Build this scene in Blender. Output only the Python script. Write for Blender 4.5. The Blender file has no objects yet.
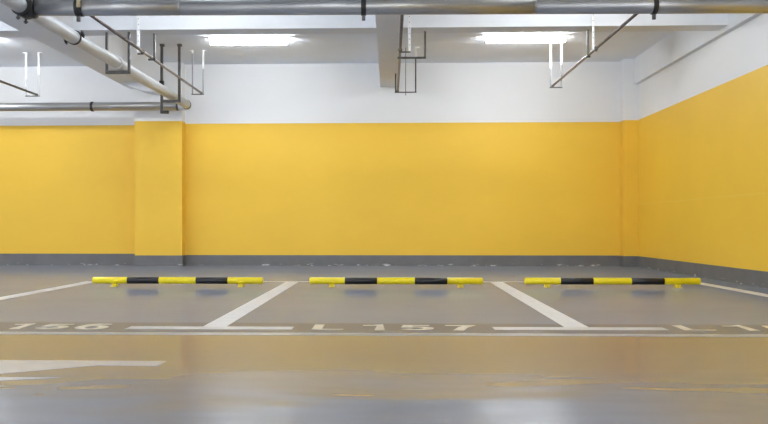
import bpy, bmesh, math, random
from mathutils import Vector, Matrix
random.seed(7)
C = bpy.context.scene.collection
PI = math.pi

# ------------------------------------------------------------------ materials
def new_mat(name):
    m = bpy.data.materials.new(name); m.use_nodes = True
    nt = m.node_tree
    return m, nt, nt.nodes['Principled BSDF']

def N(nt, kind, **kw):
    n = nt.nodes.new(kind)
    for k, v in kw.items():
        if k in n.inputs: n.inputs[k].default_value = v
        else: setattr(n, k, v)
    return n

def obj_coord(nt, scale=(1, 1, 1)):
    tc = N(nt, 'ShaderNodeTexCoord'); mp = N(nt, 'ShaderNodeMapping')
    mp.inputs['Scale'].default_value = scale
    nt.links.new(tc.outputs['Object'], mp.inputs['Vector'])
    return mp.outputs['Vector']

def ramp(nt, fac, stops):
    r = N(nt, 'ShaderNodeValToRGB')
    e = r.color_ramp.elements
    while len(e) < len(stops): e.new(0.5)
    for i, (p, c) in enumerate(stops):
        e[i].position = p
        e[i].color = (c, c, c, 1) if isinstance(c, (int, float)) else (*c, 1)
    nt.links.new(fac, r.inputs['Fac'])
    return r.outputs['Color']

def mottled(name, col, rough=0.5, metal=0.0, spec=0.5, amount=0.08, scale=(3, 3, 3), bump=0.0, detail=4.0, bscale=60):
    """a base colour broken up by soft cloudy noise, optional fine bump"""
    m, nt, b = new_mat(name)
    v = obj_coord(nt, scale)
    n = N(nt, 'ShaderNodeTexNoise', Scale=1.0, Detail=detail, Roughness=0.6)
    nt.links.new(v, n.inputs['Vector'])
    lo = tuple(max(0, c * (1 - amount)) for c in col); hi = tuple(min(1, c * (1 + amount)) for c in col)
    nt.links.new(ramp(nt, n.outputs['Fac'], [(0.3, lo), (0.7, hi)]), b.inputs['Base Color'])
    b.inputs['Roughness'].default_value = rough
    b.inputs['Metallic'].default_value = metal
    b.inputs['Specular IOR Level'].default_value = spec
    if bump:
        n2 = N(nt, 'ShaderNodeTexNoise', Scale=bscale, Detail=3.0)
        tc = N(nt, 'ShaderNodeTexCoord'); nt.links.new(tc.outputs['Object'], n2.inputs['Vector'])
        bp = N(nt, 'ShaderNodeBump', Strength=bump, Distance=0.01)
        nt.links.new(n2.outputs['Fac'], bp.inputs['Height']); nt.links.new(bp.outputs['Normal'], b.inputs['Normal'])
    return m

YEL = (0.84, 0.52, 0.052)
M = {}
M['yellow_wall'] = mottled('yellow wall paint', YEL, rough=0.5, spec=0.3, amount=0.035, scale=(.5, .5, .9), bump=0.05)
M['white_wall'] = mottled('white wall paint', (0.80, 0.80, 0.80), rough=0.6, spec=0.3, amount=0.02, scale=(.6, .6, .6), bump=0.05)
M['beam'] = mottled('white painted concrete beam', (0.755, 0.77, 0.795), rough=0.7, spec=0.2, amount=0.03, scale=(1, 1, 1), bump=0.08)
M['ceiling'] = mottled('painted concrete ceiling', (0.80, 0.845, 0.925), rough=0.8, spec=0.2, amount=0.03, scale=(1.2, .5, 1), bump=0.08)
M['line'] = mottled('white floor marking paint', (0.66, 0.66, 0.65), rough=0.4, spec=0.35, amount=0.08, scale=(9, 9, 9), detail=6)
M['lane_line'] = mottled('worn white lane paint', (0.36, 0.355, 0.345), rough=0.35, spec=0.35, amount=0.15, scale=(5, 9, 9), detail=6)
M['front_line'] = mottled('greyed white line paint', (0.54, 0.535, 0.52), rough=0.4, spec=0.3, amount=0.1, scale=(9, 9, 9), detail=6)
M['number'] = mottled('cream stencil paint', (0.62, 0.56, 0.44), rough=0.4, spec=0.3, amount=0.15, scale=(14, 14, 14), detail=6)
M['arrow'] = mottled('white arrow paint', (0.50, 0.50, 0.51), rough=0.22, spec=0.45, amount=0.06, scale=(5, 5, 5))
M['bar_yellow'] = mottled('glossy yellow enamel', (0.82, 0.66, 0.006), rough=0.3, spec=0.5, amount=0.05, scale=(9, 9, 9))
M['bar_black'] = mottled('black band paint', (0.012, 0.011, 0.013), rough=0.35, spec=0.4, amount=0.3, scale=(9, 9, 9))
M['galv'] = mottled('galvanised steel pipe', (0.43, 0.43, 0.432), rough=0.4, metal=0.75, amount=0.22, scale=(1.3, 9, 14), detail=6)
M['pale_pipe'] = mottled('dusty pale steel pipe', (0.55, 0.575, 0.615), rough=0.5, metal=0.2, amount=0.12, scale=(8, 2, 8), detail=6)
M['dark'] = mottled('black cast iron', (0.022, 0.022, 0.022), rough=0.5, spec=0.4, amount=0.3, scale=(20, 20, 20))
M['dark_steel'] = mottled('dark grey steel', (0.085, 0.083, 0.082), rough=0.5, metal=0.4, amount=0.25, scale=(16, 16, 16))
M['steel'] = mottled('grey steel strap', (0.30, 0.30, 0.30), rough=0.45, metal=0.5, amount=0.15, scale=(16, 16, 16))
M['rusty'] = mottled('brown primed steel pipe', (0.17, 0.145, 0.135), rough=0.45, metal=0.5, amount=0.2, scale=(9, 9, 9))
M['white_steel'] = mottled('white oversprayed steel', (0.80, 0.80, 0.80), rough=0.5, spec=0.4, amount=0.03, scale=(9, 9, 9))
M['housing'] = mottled('white lamp housing', (0.80, 0.80, 0.80), rough=0.4, amount=0.02)
M['brass'] = mottled('pale ochre bracket', (0.45, 0.37, 0.22), rough=0.5, amount=0.15, scale=(20, 20, 20))

m, nt, b = new_mat('lit lamp diffuser')
b.inputs['Base Color'].default_value = (1, 1, 1, 1)
b.inputs['Emission Color'].default_value = (0.93, 0.97, 1.0, 1)
b.inputs['Emission Strength'].default_value = 43.0
M['tube'] = m

# grey skirting band with pale chips along its foot
m, nt, b = new_mat('grey skirting paint')
tc = N(nt, 'ShaderNodeTexCoord'); sx = N(nt, 'ShaderNodeSeparateXYZ')
nt.links.new(tc.outputs['Object'], sx.inputs[0])
mp = N(nt, 'ShaderNodeMapping'); mp.inputs['Scale'].default_value = (5.0, 5.0, 22)
nt.links.new(tc.outputs['Object'], mp.inputs['Vector'])
n1 = N(nt, 'ShaderNodeTexNoise', Scale=1.0, Detail=5.0, Roughness=0.65); nt.links.new(mp.outputs[0], n1.inputs['Vector'])
chips = ramp(nt, n1.outputs['Fac'], [(0.585, 0.0), (0.64, 1.0)])
low = N(nt, 'ShaderNodeMapRange'); low.inputs['From Min'].default_value = 0.045; low.inputs['From Max'].default_value = 0.02
nt.links.new(sx.outputs['Z'], low.inputs['Value'])
mul = N(nt, 'ShaderNodeMath', operation='MULTIPLY'); nt.links.new(chips, mul.inputs[0]); nt.links.new(low.outputs[0], mul.inputs[1])
n2 = N(nt, 'ShaderNodeTexNoise', Scale=4.0, Detail=4.0); nt.links.new(tc.outputs['Object'], n2.inputs['Vector'])
base = ramp(nt, n2.outputs['Fac'], [(0.3, (0.122, 0.12, 0.122)), (0.7, (0.15, 0.148, 0.15))])
mx = N(nt, 'ShaderNodeMix', data_type='RGBA'); nt.links.new(mul.outputs[0], mx.inputs[0])
nt.links.new(base, mx.inputs[6]); mx.inputs[7].default_value = (0.62, 0.62, 0.62, 1)
nt.links.new(mx.outputs[2], b.inputs['Base Color'])
b.inputs['Roughness'].default_value = 0.5
M['skirting'] = m

# yellow wall on the right with a hairline trowel seam
m, nt, b = new_mat('yellow wall paint with seam')
tc = N(nt, 'ShaderNodeTexCoord'); sx = N(nt, 'ShaderNodeSeparateXYZ'); nt.links.new(tc.outputs['Object'], sx.inputs[0])
n = N(nt, 'ShaderNodeTexNoise', Scale=0.7, Detail=4.0); nt.links.new(tc.outputs['Object'], n.inputs['Vector'])
base = ramp(nt, n.outputs['Fac'], [(0.3, tuple(c * .96 for c in YEL)), (0.7, tuple(c * 1.03 for c in YEL))])
w = N(nt, 'ShaderNodeTexNoise', Scale=1.6, Detail=3.0); nt.links.new(tc.outputs['Object'], w.inputs['Vector'])
ma = N(nt, 'ShaderNodeMath', operation='MULTIPLY_ADD'); ma.inputs[1].default_value = 0.05; ma.inputs[2].default_value = -1.10
nt.links.new(w.outputs['Fac'], ma.inputs[0])
ad = N(nt, 'ShaderNodeMath', operation='ADD'); nt.links.new(sx.outputs['Z'], ad.inputs[0]); nt.links.new(ma.outputs[0], ad.inputs[1])
ab = N(nt, 'ShaderNodeMath', operation='ABSOLUTE'); nt.links.new(ad.outputs[0], ab.inputs[0])
mr = N(nt, 'ShaderNodeMapRange'); mr.inputs['From Min'].default_value = 0.014; mr.inputs['From Max'].default_value = 0.004
nt.links.new(ab.outputs[0], mr.inputs['Value'])
mu = N(nt, 'ShaderNodeMath', operation='MULTIPLY'); mu.inputs[1].default_value = 0.3; nt.links.new(mr.outputs[0], mu.inputs[0])
mx = N(nt, 'ShaderNodeMix', data_type='RGBA'); nt.links.new(mu.outputs[0], mx.inputs[0])
nt.links.new(base, mx.inputs[6]); mx.inputs[7].default_value = (0.85, 0.62, 0.15, 1)
nt.links.new(mx.outputs[2], b.inputs['Base Color'])
b.inputs['Roughness'].default_value = 0.5; b.inputs['Specular IOR Level'].default_value = 0.3
M['yellow_seam'] = m

# epoxy floor: satin grey parking bays, a darker border strip and the glossy driving lane in front
m, nt, b = new_mat('grey epoxy floor')
tc = N(nt, 'ShaderNodeTexCoord'); sx = N(nt, 'ShaderNodeSeparateXYZ'); nt.links.new(tc.outputs['Object'], sx.inputs[0])
def stepY(y0, y1):
    r = N(nt, 'ShaderNodeMapRange'); r.inputs['From Min'].default_value = y0; r.inputs['From Max'].default_value = y1
    nt.links.new(sx.outputs['Y'], r.inputs['Value']); return r.outputs[0]
s_bay = stepY(6.12, 6.24)      # 0 in the lane and the border strip, 1 in the bays
s_brd = stepY(5.54, 5.60)      # 0 in the lane, 1 from the lane line inwards
mp = N(nt, 'ShaderNodeMapping'); mp.inputs['Scale'].default_value = (.5, .9, 1); nt.links.new(tc.outputs['Object'], mp.inputs['Vector'])
n = N(nt, 'ShaderNodeTexNoise', Scale=1.0, Detail=6.0, Roughness=0.6); nt.links.new(mp.outputs[0], n.inputs['Vector'])
bay = ramp(nt, n.outputs['Fac'], [(0.3, (0.218, 0.25, 0.32)), (0.7, (0.252, 0.286, 0.355))])
lane = ramp(nt, n.outputs['Fac'], [(0.3, (0.145, 0.16, 0.195)), (0.7, (0.175, 0.19, 0.23))])
brd = ramp(nt, n.outputs['Fac'], [(0.3, (0.15, 0.163, 0.195)), (0.7, (0.18, 0.193, 0.225))])
m1 = N(nt, 'ShaderNodeMix', data_type='RGBA'); nt.links.new(s_brd, m1.inputs[0]); nt.links.new(lane, m1.inputs[6]); nt.links.new(brd, m1.inputs[7])
m2 = N(nt, 'ShaderNodeMix', data_type='RGBA'); nt.links.new(s_bay, m2.inputs[0]); nt.links.new(m1.outputs[2], m2.inputs[6]); nt.links.new(bay, m2.inputs[7])
nt.links.new(m2.outputs[2], b.inputs['Base Color'])
def blend(a, c_, d_):
    x = N(nt, 'ShaderNodeMix', data_type='FLOAT'); nt.links.new(s_brd, x.inputs[0]); x.inputs[2].default_value = a; x.inputs[3].default_value = c_
    y = N(nt, 'ShaderNodeMix', data_type='FLOAT'); nt.links.new(s_bay, y.inputs[0]); nt.links.new(x.outputs[0], y.inputs[2]); y.inputs[3].default_value = d_
    return y.outputs[0]
nt.links.new(blend(0.15, 0.22, 0.13), b.inputs['Roughness'])
nt.links.new(blend(0.35, 0.035, 0.0085), b.inputs['Specular IOR Level'])
# slow trowel waves in the thick lane coat, strongest towards the middle of the lane
mp2 = N(nt, 'ShaderNodeMapping'); mp2.inputs['Scale'].default_value = (0.8, 2.2, 1); nt.links.new(tc.outputs['Object'], mp2.inputs['Vector'])
nw = N(nt, 'ShaderNodeTexNoise', Scale=1.0, Detail=2.0, Roughness=0.5); nt.links.new(mp2.outputs[0], nw.inputs['Vector'])
wv = N(nt, 'ShaderNodeMapRange'); wv.inputs['From Min'].default_value = 4.45; wv.inputs['From Max'].default_value = 3.5
wv.inputs['To Min'].default_value = 0.0; wv.inputs['To Max'].default_value = 1.0
nt.links.new(sx.outputs['Y'], wv.inputs['Value'])
hm = N(nt, 'ShaderNodeMath', operation='MULTIPLY'); nt.links.new(nw.outputs['Fac'], hm.inputs[0]); nt.links.new(wv.outputs[0], hm.inputs[1])
bp = N(nt, 'ShaderNodeBump', Strength=1.0, Distance=0.015)
nt.links.new(hm.outputs[0], bp.inputs['Height']); nt.links.new(bp.outputs['Normal'], b.inputs['Normal'])
M['floor'] = m

# ------------------------------------------------------------------ mesh helpers
class MB:
    def __init__(self): self.bm = bmesh.new(); self.mi = 0
    def _f(self, vs, smooth=False):
        try:
            f = self.bm.faces.new(vs); f.material_index = self.mi; f.smooth = smooth; return f
        except ValueError: return None
    def box(self, x0, x1, y0, y1, z0, z1, bevel=0.0):
        P = [(x0,y0,z0),(x1,y0,z0),(x1,y1,z0),(x0,y1,z0),(x0,y0,z1),(x1,y0,z1),(x1,y1,z1),(x0,y1,z1)]
        v = [self.bm.verts.new(p) for p in P]
        fs = [self._f([v[i] for i in q]) for q in ((3,2,1,0),(4,5,6,7),(0,1,5,4),(1,2,6,5),(2,3,7,6),(3,0,4,7))]
        if bevel:
            ed = list({e for f in fs for e in f.edges})
            bmesh.ops.bevel(self.bm, geom=ed, offset=bevel, segments=2, affect='EDGES', profile=0.5)
        return self
    def tube(self, pts, r, seg=20, caps=True, inner=None):
        """round tube through points; r a number or one per point"""
        pts = [Vector(p) for p in pts]; n = len(pts)
        rr = r if isinstance(r, (list, tuple)) else [r] * n
        up = None; rings = []
        for i, p in enumerate(pts):
            t = (pts[min(i+1, n-1)] - pts[max(i-1, 0)]).normalized()
            if up is None:
                up = Vector((0,0,1)) if abs(t.z) < 0.9 else Vector((0,1,0))
            u = (up - t * up.dot(t)).normalized(); w = t.cross(u); up = u
            rings.append([self.bm.verts.new(p + (u*math.cos(2*PI*k/seg) + w*math.sin(2*PI*k/seg)) * rr[i]) for k in range(seg)])
        for a, c in zip(rings, rings[1:]):
            for k in range(seg):
                self._f([a[k], a[(k+1)%seg], c[(k+1)%seg], c[k]], True)
        if caps:
            self._f(list(reversed(rings[0]))); self._f(rings[-1])
        return self
    def ring(self, c, axis, r_in, r_out, half, seg=28, bev=0.004, a0=0.0, a1=2*PI, ref=(0,0,1)):
        """a band (or part of one) round an axis"""
        c = Vector(c); t = Vector(axis).normalized(); u = Vector(ref); u = (u - t*u.dot(t)).normalized(); w = t.cross(u)
        prof = [(r_in,-half),(r_out-bev,-half),(r_out,-half+bev),(r_out,half-bev),(r_out-bev,half),(r_in,half)]
        full = abs(a1-a0-2*PI) < 1e-6; cnt = seg if full else seg+1
        R = []
        for k in range(cnt):
            an = a0 + (a1-a0)*k/seg; d = u*math.cos(an) + w*math.sin(an)
            R.append([self.bm.verts.new(c + d*pr + t*ph) for pr, ph in prof])
        m = len(prof)
        for k in range(seg):
            A = R[k]; B = R[(k+1) % cnt]
            for j in range(m):
                self._f([A[j], A[(j+1)%m], B[(j+1)%m], B[j]], True)
        if not full: self._f(R[0]); self._f(list(reversed(R[-1])))
        return self
    def poly(self, pts, zfun, t=0.0015):
        """a thin slab of paint following the floor"""
        lo = [self.bm.verts.new((x, y, zfun(y) + 0.0004)) for x, y in pts]
        hi = [self.bm.verts.new((x, y, zfun(y) + t)) for x, y in pts]
        self._f(hi); self._f(list(reversed(lo)))
        for i in range(len(pts)):
            j = (i+1) % len(pts); self._f([lo[i], lo[j], hi[j], hi[i]])
        return self
    def stroke(self, pts, w, zfun, closed=False, t=0.0015):
        n = len(pts); L = []; R = []
        for i in range(n):
            p = Vector(pts[i])
            a = Vector(pts[i-1]) if (i > 0 or closed) else None
            c = Vector(pts[(i+1) % n]) if (i < n-1 or closed) else None
            d1 = (p-a).normalized() if a is not None else None; d2 = (c-p).normalized() if c is not None else None
            d1 = d1 if d1 is not None else d2; d2 = d2 if d2 is not None else d1
            n1 = Vector((-d1.y, d1.x)); n2 = Vector((-d2.y, d2.x)); mt = (n1+n2)
            mt = mt.normalized() if mt.length > 1e-6 else n1
            k = w/2/max(0.45, mt.dot(n1))
            L.append(p + mt*k); R.append(p - mt*k)
        for i in range(n if closed else n-1):
            j = (i+1) % n
            self.poly([tuple(L[i]), tuple(R[i]), tuple(R[j]), tuple(L[j])], zfun, t + 0.0003*(i % 3))
        return self
    def build(self, name, mats, parent=None):
        bmesh.ops.recalc_face_normals(self.bm, faces=self.bm.faces[:])
        me = bpy.data.meshes.new(name); self.bm.to_mesh(me); self.bm.free()
        for q in (mats if isinstance(mats, (list, tuple)) else [mats]): me.materials.append(M[q])
        o = bpy.data.objects.new(name, me); C.objects.link(o)
        if parent is not None:
            o.parent = parent; o.matrix_parent_inverse = Matrix.Identity(4)
        return o

def tag(o, label=None, cat=None, group=None, kind=None):
    if label: o['label'] = label
    if cat: o['category'] = cat
    if group: o['group'] = group
    if kind: o['kind'] = kind
    return o

def thing(name, label, cat, loc=(0,0,0), group=None):
    o = bpy.data.objects.new(name, None); o.empty_display_size = 0.1; C.objects.link(o); o.location = loc
    return tag(o, label, cat, group)

def copy_tree(o, parent=None):
    c = o.copy(); C.objects.link(c)
    if parent is not None: c.parent = parent
    for ch in list(o.children): copy_tree(ch, c)
    return c

# ------------------------------------------------------------------ dimensions (metres)
HC = 3.557            # ceiling
YB = 15.10            # back wall
YL = 15.20            # wall of the bay left of the pilaster
YTOP = 2.51           # top of the yellow band
SK = 0.187            # skirting height
XR = 4.235            # right wall
XL = -13.0; YF = -3.0 # how far the place is built to the left / behind
YL_TOP = 2.50
YC0, YC1, ZC = 10.74, 11.06, 3.175   # the beam running across

def zf(y):            # the lane falls gently towards its drain
    if y >= 4.35: return 0.0
    k = 0.019; d = min(4.35 - y, 0.45)
    z = -k*d*d
    if 4.35 - y > 0.45: z -= 2*k*0.45*min(4.35 - y - 0.45, 2.2)
    return z

# ------------------------------------------------------------------ setting
fl = MB()
ys = [YF, 1.0, 1.7, 2.0, 2.5, 3.0, 3.5, 3.7, 3.9, 3.97, 4.04, 4.11, 4.18, 4.25, 4.32, 4.35, 5.0, 6.0, 8.0, 11.0, YL]
rows = []
for y in ys:
    rows.append([fl.bm.verts.new((x, y, zf(y))) for x in (XL, XR)])
for a, c in zip(rows, rows[1:]): fl._f([a[0], a[1], c[1], c[0]], True)
low = [[fl.bm.verts.new((x, y, -0.25)) for x in (XL, XR)] for y in (YF, YL)]
fl._f([low[0][0], low[1][0], low[1][1], low[0][1]])
floor = tag(fl.build('floor', 'floor'), kind='structure')

tag(MB().box(XL, XR, YF, YL+0.2, HC, HC+0.2).build('ceiling', 'ceiling'), kind='structure')

def painted_wall(name, x0, x1, y0, y1, ztop, mats=('yellow_wall', 'white_wall')):
    q = MB(); q.box(x0, x1, y0, y1, 0, ztop); q.mi = 1; q.box(x0, x1, y0, y1, ztop, HC)
    return tag(q.build(name, mats), kind='structure')
painted_wall('wall_back', -3.62, XR, YB, YB+0.42, YTOP)
painted_wall('wall_back', XL, -4.45, YL, YL+0.2, YL_TOP)
painted_wall('wall_right', XR, XR+0.2, YF, YB+0.42, YTOP, ('yellow_seam', 'white_wall'))
painted_wall('pilaster', -4.45, -3.62, 14.86, YL+0.2, YTOP+0.02)
painted_wall('pilaster', 3.99, XR, 14.85, YB, YTOP)

s = 0.012
tag(MB().box(-3.62, 3.99, YB-s, YB, 0, SK).build('baseboard_back', 'skirting'), kind='structure')
tag(MB().box(XL, -4.45, YL-s, YL, 0, SK+.018).build('baseboard_back', 'skirting'), kind='structure')
tag(MB().box(-4.45-s, -3.62+s, 14.86-s, 14.86, 0, SK).box(-4.45-s, -4.45, 14.86, YL-s, 0, SK).box(-3.62, -3.62+s, 14.86, YB-s, 0, SK)
    .build('baseboard_pilaster', 'skirting'), kind='structure')
tag(MB().box(3.99-s, XR-s, 14.85-s, 14.85, 0, SK).box(3.99-s, 3.99, 14.85, YB-s, 0, SK).build('baseboard_pilaster', 'skirting'), kind='structure')
tag(MB().box(XR-s, XR, YF, 14.85-s, 0, SK).build('baseboard_right', 'skirting'), kind='structure')

# beams
tag(MB().box(XL, 4.165, YC0, YC1, ZC, HC).build('ceiling_beam', 'beam'), kind='structure')          # across
tag(MB().box(-0.17, 0.155, YF, YB, 3.14, HC).build('ceiling_beam', 'beam'), kind='structure')            # middle, front to back
tag(MB().box(4.165, XR, YF, 14.85, 3.12, HC).build('ceiling_beam', 'beam'), kind='structure')             # along the right wall
tag(MB().box(XL, 4.165, 1.4, 1.72, ZC, HC).build('ceiling_beam', 'beam'), kind='structure')             # across, over the lane
bl = MB().box(-4.63, -4.0, YF, 14.86, 3.14, HC).box(-4.63, -4.45, 14.86, YL, 3.14, HC)                # left, with an added curved block shaped as the shadow on the pilaster
prof = [(-4.56, 3.14), (-4.45, 3.095), (-4.34, 3.05), (-4.24, 3.015), (-4.14, 2.995), (-4.0, 2.985), (-4.0, 3.14)]
va = [bl.bm.verts.new((x, 14.50, z)) for x, z in prof]; vb = [bl.bm.verts.new((x, 14.86, z)) for x, z in prof]
bl._f(va); bl._f(list(reversed(vb)))
for i in range(len(prof)):
    j = (i+1) % len(prof); bl._f([va[i], va[j], vb[j], vb[i]])
tag(bl.build('ceiling_beam', 'beam'), kind='structure')

# ------------------------------------------------------------------ floor markings (paint on the floor: parts of it)
def rect(name, x0, x1, y0, y1, mat):
    return MB().poly([(x0,y0),(x1,y0),(x1,y1),(x0,y1)], zf).build(name, mat, floor)
def quad(name, pts, mat): return MB().poly(pts, zf).build(name, mat, floor)
quad('bay_line', [(-1.300,5.95),(-1.138,5.95),(-1.143,10.80),(-1.299,10.80)], 'line')
quad('bay_line', [(1.205,5.992),(1.371,5.992),(1.405,10.84),(1.243,10.84)], 'line')
quad('bay_line', [(-3.83,5.918),(-3.67,5.918),(-3.67,10.74),(-3.83,10.74)], 'line')
quad('bay_line', [(3.72,6.028),(3.88,6.028),(3.86,10.90),(3.71,10.90)], 'line')
for (a, c) in ((-3.67,-1.30), (-1.143,1.243), (1.405,3.71)):
    yy = 10.80 + 0.0125*((a+c)/2)
    quad('bay_back_line', [(a,yy-0.05),(c,yy-0.03),(c,yy+0.05),(a,yy+0.03)], 'line')
for (a, c, y) in ((-1.80,-0.665,5.865), (0.706,1.872,5.91), (-4.31,-3.175,5.83), (3.21,4.10,5.94)):
    quad('bay_front_line', [(a,y-0.085),(c,y-0.07),(c,y+0.085),(a,y+0.07)], 'front_line')
quad('lane_edge_line', [(-9.0,5.42),(4.2,5.53),(4.2,5.65),(-9.0,5.55)], 'lane_line')

W_ = 0.052
def arc(cx, cy, rx, ry, a0, a1, n=12):
    return [(cx+rx*math.cos(math.radians(a0+(a1-a0)*i/n)), cy+ry*math.sin(math.radians(a0+(a1-a0)*i/n))) for i in range(n+1)]
GLYPH = {   # strokes in a unit cell, width 1 = 0.2 m, height 1 = 0.36 m
 'L': ([[(.13,1),(.13,.09),(1,.09)]], 0.205),
 '1': ([[(.12,.88),(.62,.90),(.78,.98),(.78,0)]], 0.18),
 '5': ([[(.93,.92),(.22,.92),(.14,.50)], arc(.46,.34,.42,.25,140,-140,18)], 0.21),
 '6': ([arc(.50,.35,.42,.32,90,450,24)[:-1], [(.90,.95),(.55,.97),(.24,.80),(.10,.50),(.085,.36)]], 0.21),
 '7': ([[(.04,.92),(.90,.92),(.62,.55),(.40,0)]], 0.20),
 '8': ([arc(.5,.72,.34,.2,90,450,18)[:-1], arc(.5,.28,.40,.22,90,450,18)[:-1]], 0.21),
}
def number(text, x0, y0, k=1.0, h=0.30):
    q = MB()
    for ch, dx in zip(text, (0.012, 0.325, 0.615, 0.915)):
        strokes, w = GLYPH[ch]
        for si, st in enumerate(strokes):
            closed = len(st) > 14 and (Vector(st[0])-Vector(st[-1])).length < 0.3 and ch in '68'
            q.stroke([((x0+(dx+px*w)*k)*0.5, y0+py*h) for px, py in st], 0.034, zf, closed, 0.0015 + 0.001*si)   # broad uprights, thin bars
    for v in q.bm.verts: v.co.x *= 2.0
    return q.build('bay_number', 'number', floor)
tag(number('L156', -2.975, 5.76, 0.9), 'cream floor number of the left bay')
tag(number('L157', -0.535, 5.785), 'cream floor number of the middle bay')
tag(number('L158', 1.972, 5.83), 'cream floor number of the right bay')

ar = MB()
ar.poly([(-1.155,4.415),(-1.165,4.26),(-1.47,4.268),(-2.0,4.268),(-2.0,4.415)], zf)
ar.poly([(-1.47,4.268),(-1.85,4.02),(-2.0,3.93),(-2.0,4.268)], zf)
ar.poly([(-2.0,4.415),(-2.0,3.93),(-2.9,3.45),(-3.1,4.10),(-3.1,4.415)], zf)
ar.poly([(-1.53,3.935),(-1.77,3.86),(-1.9,3.855),(-1.9,3.94)], zf)
tag(ar.build('lane_arrow', 'arrow', floor), 'white arrow painted on the driving lane')

# ------------------------------------------------------------------ wheel stops
def wheel_stop(label, loc):
    t = thing('wheel_stop', label, 'wheel stop', loc, 'tube wheel stops at the heads of the bays')
    z = 0.071; r = 0.0385; hl = 0.987
    MB().tube([(-hl,0,z),(-hl+.004,0,z),(hl-.004,0,z),(hl,0,z)], [r-.003,r,r,r-.003], 28).build('bar', 'bar_yellow', t)
    for a, c in ((-0.585,-0.215), (0.215,0.585)):
        tag(MB().ring(((a+c)/2,0,z), (1,0,0), r-.001, r+.0008, (c-a)/2, 28, .0005).build('band', 'bar_black', t), 'black painted band')
    for sx_ in (-1, 1):
        MB().tube([(sx_*(hl-.001),0,z),(sx_*(hl+.004),0,z)], [r-.004, r-.008], 24).build('end_cap', 'bar_yellow', t)
        x = sx_*0.735
        f = MB().box(x-.032, x+.032, -.05, .05, 0, .008, .002)
        f.box(x-.03, x+.03, -.024, .024, .006, .045, .004)
        f.ring((x,0,z), (1,0,0), r-.0005, r+.005, .03, 20, .001, PI*0.55, PI*1.45)
        ft = f.build('foot', 'bar_yellow', t)
        for yy in (-.038, .038): MB().tube([(x,yy,.007),(x,yy,.015)], .007, 8).build('bolt', 'steel', ft)
    return t
w0 = wheel_stop('yellow and black tube wheel stop in bay 156, in front of the left pilaster', (-2.452, 9.86, 0.0))
w1 = copy_tree(w0); w1.location = (0.068, 9.86, 0); w1['label'] = 'yellow and black tube wheel stop in the middle bay, behind number L157'
w2 = copy_tree(w0); w2.location = (2.53, 9.90, 0); w2['label'] = 'yellow and black tube wheel stop in the bay beside the right wall'

# ------------------------------------------------------------------ pipes
ZM = 2.755; RM = 0.076     # the main across the picture
XD = -3.445; ZD = 2.758; RD = 0.072                # the feed pipe running back along the left beam
def ym(x): return 8.055 + 0.02*x

mainp = thing('sprinkler_main_pipe', 'thick galvanised pipe running across the whole top of the picture', 'pipe', (0, ym(0), ZM)); mainp.rotation_euler.z = math.atan(0.02)
def piece(a, c): return [(a,0,0),(c,0,0)]
cuts = [XD+0.117, -1.97, 1.35, 4.225]
for a, c in zip(cuts, cuts[1:]):
    MB().tube(piece(a+.002, c-.002), RM, 32).build('pipe_length', 'galv', mainp)
for x in cuts[1:-1]:
    MB().ring((x,0,0), (1,0,0), RM-.001, RM+.0015, .006, 32, .0005).build('joint', 'galv', mainp)

feed = thing('feed_pipe', 'pale steel pipe running back beside the left beam and turning left at the pilaster', 'pipe', (XD, 0, ZD))
YE = 14.48; RB = 0.17
MB().tube([(0,YF+.5,0),(0,YE-.03,0)], RD, 32).build('pipe_length', 'pale_pipe', feed)
el = [(-RB+RB*math.cos(a), YE+RB*math.sin(a), 0) for a in [PI/2*i/10 for i in range(11)]]
MB().tube(el, RD+.004, 28).build('elbow', 'pale_pipe', feed)
MB().tube([(-RB,YE+RB,0),(-9.0,YE+RB,0)], RD, 32).build('cross_length', 'galv', feed)
def coupling(parent, c, axis, r, mat, ref=(0,0,1), name='coupling', half=.032, ears=True, th=.014):
    q = MB().ring(c, axis, r-.001, r+th, half, 32, .004)
    t = Vector(axis).normalized(); u = Vector(ref); w = t.cross(u).normalized()
    if ears:
        for sg in (-1, 1):
            o = Vector(c) + w*sg*(r+.028)
            q.tube([tuple(o-u*.026), tuple(o+u*.026)], .017, 10)
            q.tube([tuple(o-u*.042), tuple(o+u*.042)], .008, 8)
    return q.build(name, mat, parent)
coupling(feed, (0, 9.27, 0), (0,1,0), RD, 'dark', ref=(-.35,0,.94), half=.018, th=.009)
coupling(feed, (0, 10.73, 0), (0,1,0), RD, 'white_steel', half=.026, ears=False, th=.008)
coupling(feed, (0, YE-.03, 0), (0,1,0), RD, 'dark_steel', half=.014, ears=False, th=.006)
coupling(feed, (-RB-.03, YE+RB, 0), (1,0,0), RD, 'dark_steel', half=.014, ears=False, th=.006)
coupling(feed, (-1.68, YE+RB, 0), (1,0,0), RD, 'dark', ref=(0,0,1), half=.022, ears=False, th=.012)
# mechanical tee joining the main to the feed pipe
yt = ym(XD)
tee = MB().ring((0, yt, 0), (0,1,0), RD-.001, RD+.02, .10, 32, .008)
tee.tube([(.05,yt,ZM-ZD),(.10,yt,ZM-ZD)], [RM+.022, RM+.012], 28)
tee.ring((.092, yt, ZM-ZD), (1,0,0), RM-.001, RM+.024, .02, 32, .005)
te = tee.build('tee_clamp', 'dark', feed)
for sy in (-.085, .085):
    for sz in (-1, 1):
        bq = MB().tube([(-.02, yt+sy, sz*(RD+.01)), (-.02, yt+sy, sz*(RD+.06))], .011, 8)
        bq.tube([(-.02, yt+sy, sz*(RD+.05)), (-.02, yt+sy, sz*(RD+.035))], .02, 6)
        bq.build('bolt', 'dark_steel', te)

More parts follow.
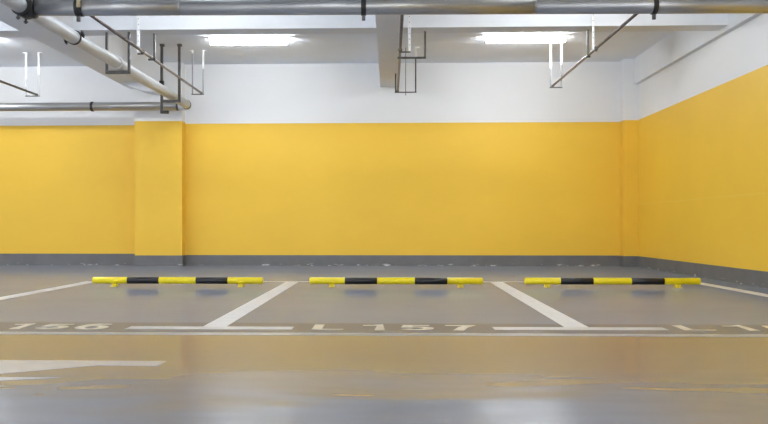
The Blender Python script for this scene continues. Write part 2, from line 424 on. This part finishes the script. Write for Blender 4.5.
def main_hanger(x, label, bracket=False):
    t = thing('pipe_hanger', label, 'pipe hanger', (x, ym(x), HC), 'hangers carrying the main pipe')
    zc = ZM - HC; t.rotation_euler.z = math.atan(0.02)
    MB().ring((0,0,zc), (1,0,0), RM+.0005, RM+.008, .023, 32, .002).build('strap', 'dark', t)
    MB().box(-.016,.016,-.012,.012, zc-RM-.055, zc-RM-.004, .003).build('bolt_lug', 'dark_steel', t)
    if bracket:
        tag(MB().box(.012,.05,-RM-.02,-RM-.012, zc-.02, zc+.16, .002).build('side_plate', 'brass', t), 'ochre side plate')
        MB().ring((.035,0,zc), (1,0,0), RM+.0005, RM+.007, .012, 32, .002).build('clamp_band', 'dark', t)
    MB().tube([(0,0,zc+RM+.006),(0,0,-.004)], .008, 10).build('rod', 'dark_steel', t)
    MB().box(-.04,.04,-.04,.04,-.012,0,.002).build('ceiling_plate', 'dark_steel', t)
    return t
main_hanger(-2.93, 'black pipe hanger round the main pipe, nearest the tee joint', True)
main_hanger(-0.247, 'black pipe hanger round the main pipe, just left of the middle beam')
main_hanger(2.458, 'black pipe hanger round the main pipe, towards the right wall')

# branches: brown thin pipes from the main back towards the wall
ZB = 2.868; RBR = 0.0175
br = {'a': (-5.83, 14.05), 'b': (-3.075, 13.95), 'c': (0.125, 13.85), 'd': (2.515, 13.45)}
def branch(x, y1, label):
    t = thing('sprinkler_branch_pipe', label, 'pipe', (x, ym(x), ZB), 'thin branch pipes running back to the wall')
    y0 = -RBR if x > XD else -1.2
    L = y1 - ym(x)
    MB().tube([(0,y0,0),(0,L,0)], RBR, 16).build('pipe_length', 'rusty', t)
    if x > XD: MB().tube([(0,0,ZM+RM-ZB-.0),(0,0,.012)], [.032,.024], 16).build('outlet', 'dark_steel', t)
    MB().tube([(0,L-.03,0),(0,L+.006,0)], RBR+.005, 16).build('end_cap', 'dark_steel', t)
    return t
branch(*br['a'], 'thin steel branch pipe at the far left edge, over the horizontal pipe')
branch(*br['b'], 'thin steel branch pipe leaving the main pipe beside the left feed pipe')
branch(*br['c'], 'thin brown branch pipe running back beside the middle beam')
branch(*br['d'], 'thin brown branch pipe slanting across the view towards the right lamp')

def end_hanger(x, y, x0, x1, label, extra=False, mat='steel', cut=(-.42, -.36)):
    """U of two straps from the ceiling with a bar under the pipe end; the straps' upper part is painted over white"""
    t = thing('strap_hanger', label, 'pipe hanger', (x, y, HC), 'ceiling hangers at the ends of the branch pipes')
    zb = ZB - RBR - .006 - HC
    for sg, xx in ((-1, x0), (1, x1)):
        zm = cut[0] if sg < 0 else cut[1]
        st = MB().box(xx-.011, xx+.011, -.004, .004, zb, zm, .001).build('strap', mat, t)
        tag(MB().box(xx-.016, xx+.016, -.007, .007, zm, -.004, .001).build('strap_sleeve', 'white_steel', st), 'white painted upper strap')
        a, c = (xx-.05, xx+.012) if sg < 0 else (xx-.012, xx+.05)
        tag(MB().box(a, c, -.03, .03, -.014, 0, .002).build('ceiling_foot', 'white_steel', t), 'white painted foot')
    MB().box(x0-.015, x1+.015, -.014, .014, zb-.012, zb+.003, .002).build('cross_bar', 'dark_steel', t)
    if extra:
        MB().tube([((x0+x1)/2,0,zb-.055),((x0+x1)/2,0,-.004)], .007, 10).build('rod', 'steel', t)
    return t
end_hanger(-5.83, 13.98, -.165, .045, 'strap hanger with white upper half, at the far left above the horizontal pipe')
end_hanger(-3.075, 13.88, -.135, .04, 'strap hanger with grey legs, right of the turned end of the feed pipe', False, 'steel', (-.05, -.3))
end_hanger(0.125, 13.78, -.035, .285, 'strap hanger with three uprights, below the middle beam', True, 'dark_steel', (-.12, -.16))
end_hanger(2.515, 13.38, -.035, .13, 'strap hanger with white upper half, under the right lamp')

def side_hanger(x, dx, label, hw):
    """flat white strap from the ceiling in front of the cross beam, with a clip round the pipe"""
    y = 10.60
    t = thing('clip_hanger', label, 'pipe hanger', (x, y, HC), 'white strap hangers in front of the cross beam')
    zc = ZB - HC
    s_ = MB().box(dx-hw, dx+hw, -.005, .005, zc-.01, -.004, .001)
    s_ = tag(s_.build('strap', 'white_steel', t), 'white perforated strap')
    for k in range(9): MB().tube([(dx, -.0062, zc+.06+.07*k), (dx, -.0045, zc+.06+.07*k)], .006, 8).build('strap_hole', 'dark_steel', s_)
    MB().box(dx-.03, dx+.03, -.03, .03, -.012, 0, .002).build('ceiling_foot', 'white_steel', t)
    a, c = sorted((dx, 0.0))
    MB().box(a-.012, c+.012, -.012, .012, zc-.034, zc-.0185, .002).build('clip_arm', 'dark_steel', t)
    MB().ring((0,0,zc), (0,1,0), RBR+.0005, RBR+.008, .016, 20, .002).build('clip', 'dark_steel', t)
    return t
side_hanger(br['b'][0], -.055, 'white strap hanger on the thin pipe beside the left feed pipe', .019)
side_hanger(br['c'][0], .115, 'white strap hanger on the thin pipe beside the middle beam', .016)
side_hanger(br['d'][0], -.034, 'white strap hanger on the slanting thin pipe at the right', .013)

def angle_hanger(x, dx, label):
    """dark rod down from the underside of the cross beam, bent under the pipe"""
    y = 10.95
    t = thing('rod_hanger', label, 'pipe hanger', (x, y, ZC), 'dark rod hangers under the cross beam')
    zb = ZB - RBR - .012 - ZC
    MB().box(dx-.012, dx+.012, -.012, .012, zb-.012, 0, .002).build('upright', 'dark_steel', t)
    a, c = sorted((dx, 0.0))
    MB().box(a-.03, c+.012, -.012, .012, zb-.012, zb+.012, .002).build('arm', 'dark_steel', t)
    return t
angle_hanger(br['b'][0], .05, 'dark rod hanger under the cross beam, right of the left feed pipe')
angle_hanger(br['c'][0], .32, 'dark bent rod hanger under the cross beam, right of the middle beam')
angle_hanger(br['d'][0], -.02, 'dark rod hanger under the cross beam, on the slanting pipe at the right')

def trapeze(y, ztop, x0, x1, wd, label, foot=False):
    t = thing('trapeze_hanger', label, 'pipe hanger', (XD, y, ztop), 'dark trapeze hangers under the feed pipe')
    zb = ZD - RD - .004 - ztop
    for k, xx in enumerate((x0, x1)):
        u = MB().box(xx-wd, xx+wd, -.02, .02, zb-(.04 if not foot or k else .20), -.004, .003).build('upright', 'dark_steel', t)
        if foot:
            MB().box(xx-wd*1.5, xx+wd*2.1, -.03, .03, -.035, 0, .004).build('bracket', 'dark_steel', u)
            if k == 0:
                MB().box(xx-wd*1.7, xx+wd*1.7, -.03, .03, zb+.16, zb+.30, .004).build('sleeve', 'dark', u)
                MB().box(xx-wd, xx+.11, -.028, .028, zb-.215, zb-.17, .004).build('toe', 'dark', u)
    MB().box(x0-wd, x1+wd, -.022, .022, zb-.04, zb, .003).build('cross_bar', 'dark_steel', t)
    return t
trapeze(10.86, ZC, -.168, .119, .014, 'dark trapeze hanger under the feed pipe, hung from the cross beam')
trapeze(13.40, HC, -.140, .138, .019, 'dark trapeze hanger under the feed pipe end, in front of the left pilaster', True)

# ------------------------------------------------------------------ lamps
def lamp(x, y, label, group='fluorescent battens in the parking bays', L=1.2):
    t = thing('ceiling_lamp', label, 'ceiling lamp', (x, y, HC), group)
    MB().box(-L/2,L/2,-.024,.024,-.03,0,.004).build('housing', 'housing', t)
    for sg in (-1, 1):
        MB().box(sg*(L/2-.008)-.008, sg*(L/2-.008)+.008, -.034,.034,-.118,-.028,.004).build('end_cap', 'housing', t)
    MB().box(-L/2+.016,L/2-.016,-.032,.032,-.116,-.030,.018).build('diffuser', 'tube', t)
    return t
lamp(-2.13, 12.93, 'lit fluorescent batten between the left feed pipe and the middle beam')
lamp(2.02, 12.93, 'lit fluorescent batten between the middle beam and the right wall')
lamp(-6.54, 12.80, 'lit fluorescent batten at the far left, cut by the picture edge')
for row, y in (('nearest the main pipe', 8.95), ('over the lane', 3.8), ('behind the viewer', -0.6)):
    for side, x in (('left', -6.3), ('centre left', -2.15), ('right', 2.05)):
        lamp(x, y, 'lit fluorescent batten out of view %s, %s' % (row, side), 'fluorescent battens over the driving lane')

# ------------------------------------------------------------------ world, camera, view
w = bpy.data.worlds.new('garage ambience'); bpy.context.scene.world = w; w.use_nodes = True
w.node_tree.nodes['Background'].inputs['Color'].default_value = (0.95, 0.975, 1, 1)
w.node_tree.nodes['Background'].inputs['Strength'].default_value = 1.3

F = 860.0; yaw = math.radians(2.0)
cam = bpy.data.cameras.new('camera'); co = bpy.data.objects.new('camera', cam); C.objects.link(co)
cam.sensor_width = 36; cam.lens = 36*F/768
co.location = (0, 0, 0.70); co.rotation_euler = (PI/2, 0, yaw)
cam.shift_x = (384 - (390 - F*math.tan(yaw)))/768
cam.shift_y = (226 - 212)/768
cam.clip_end = 100
bpy.context.scene.camera = co
vs = bpy.context.scene.view_settings
vs.view_transform = 'Standard'; vs.look = 'None'; vs.gamma = 1; vs.use_curve_mapping = False
vs.exposure = 0.85
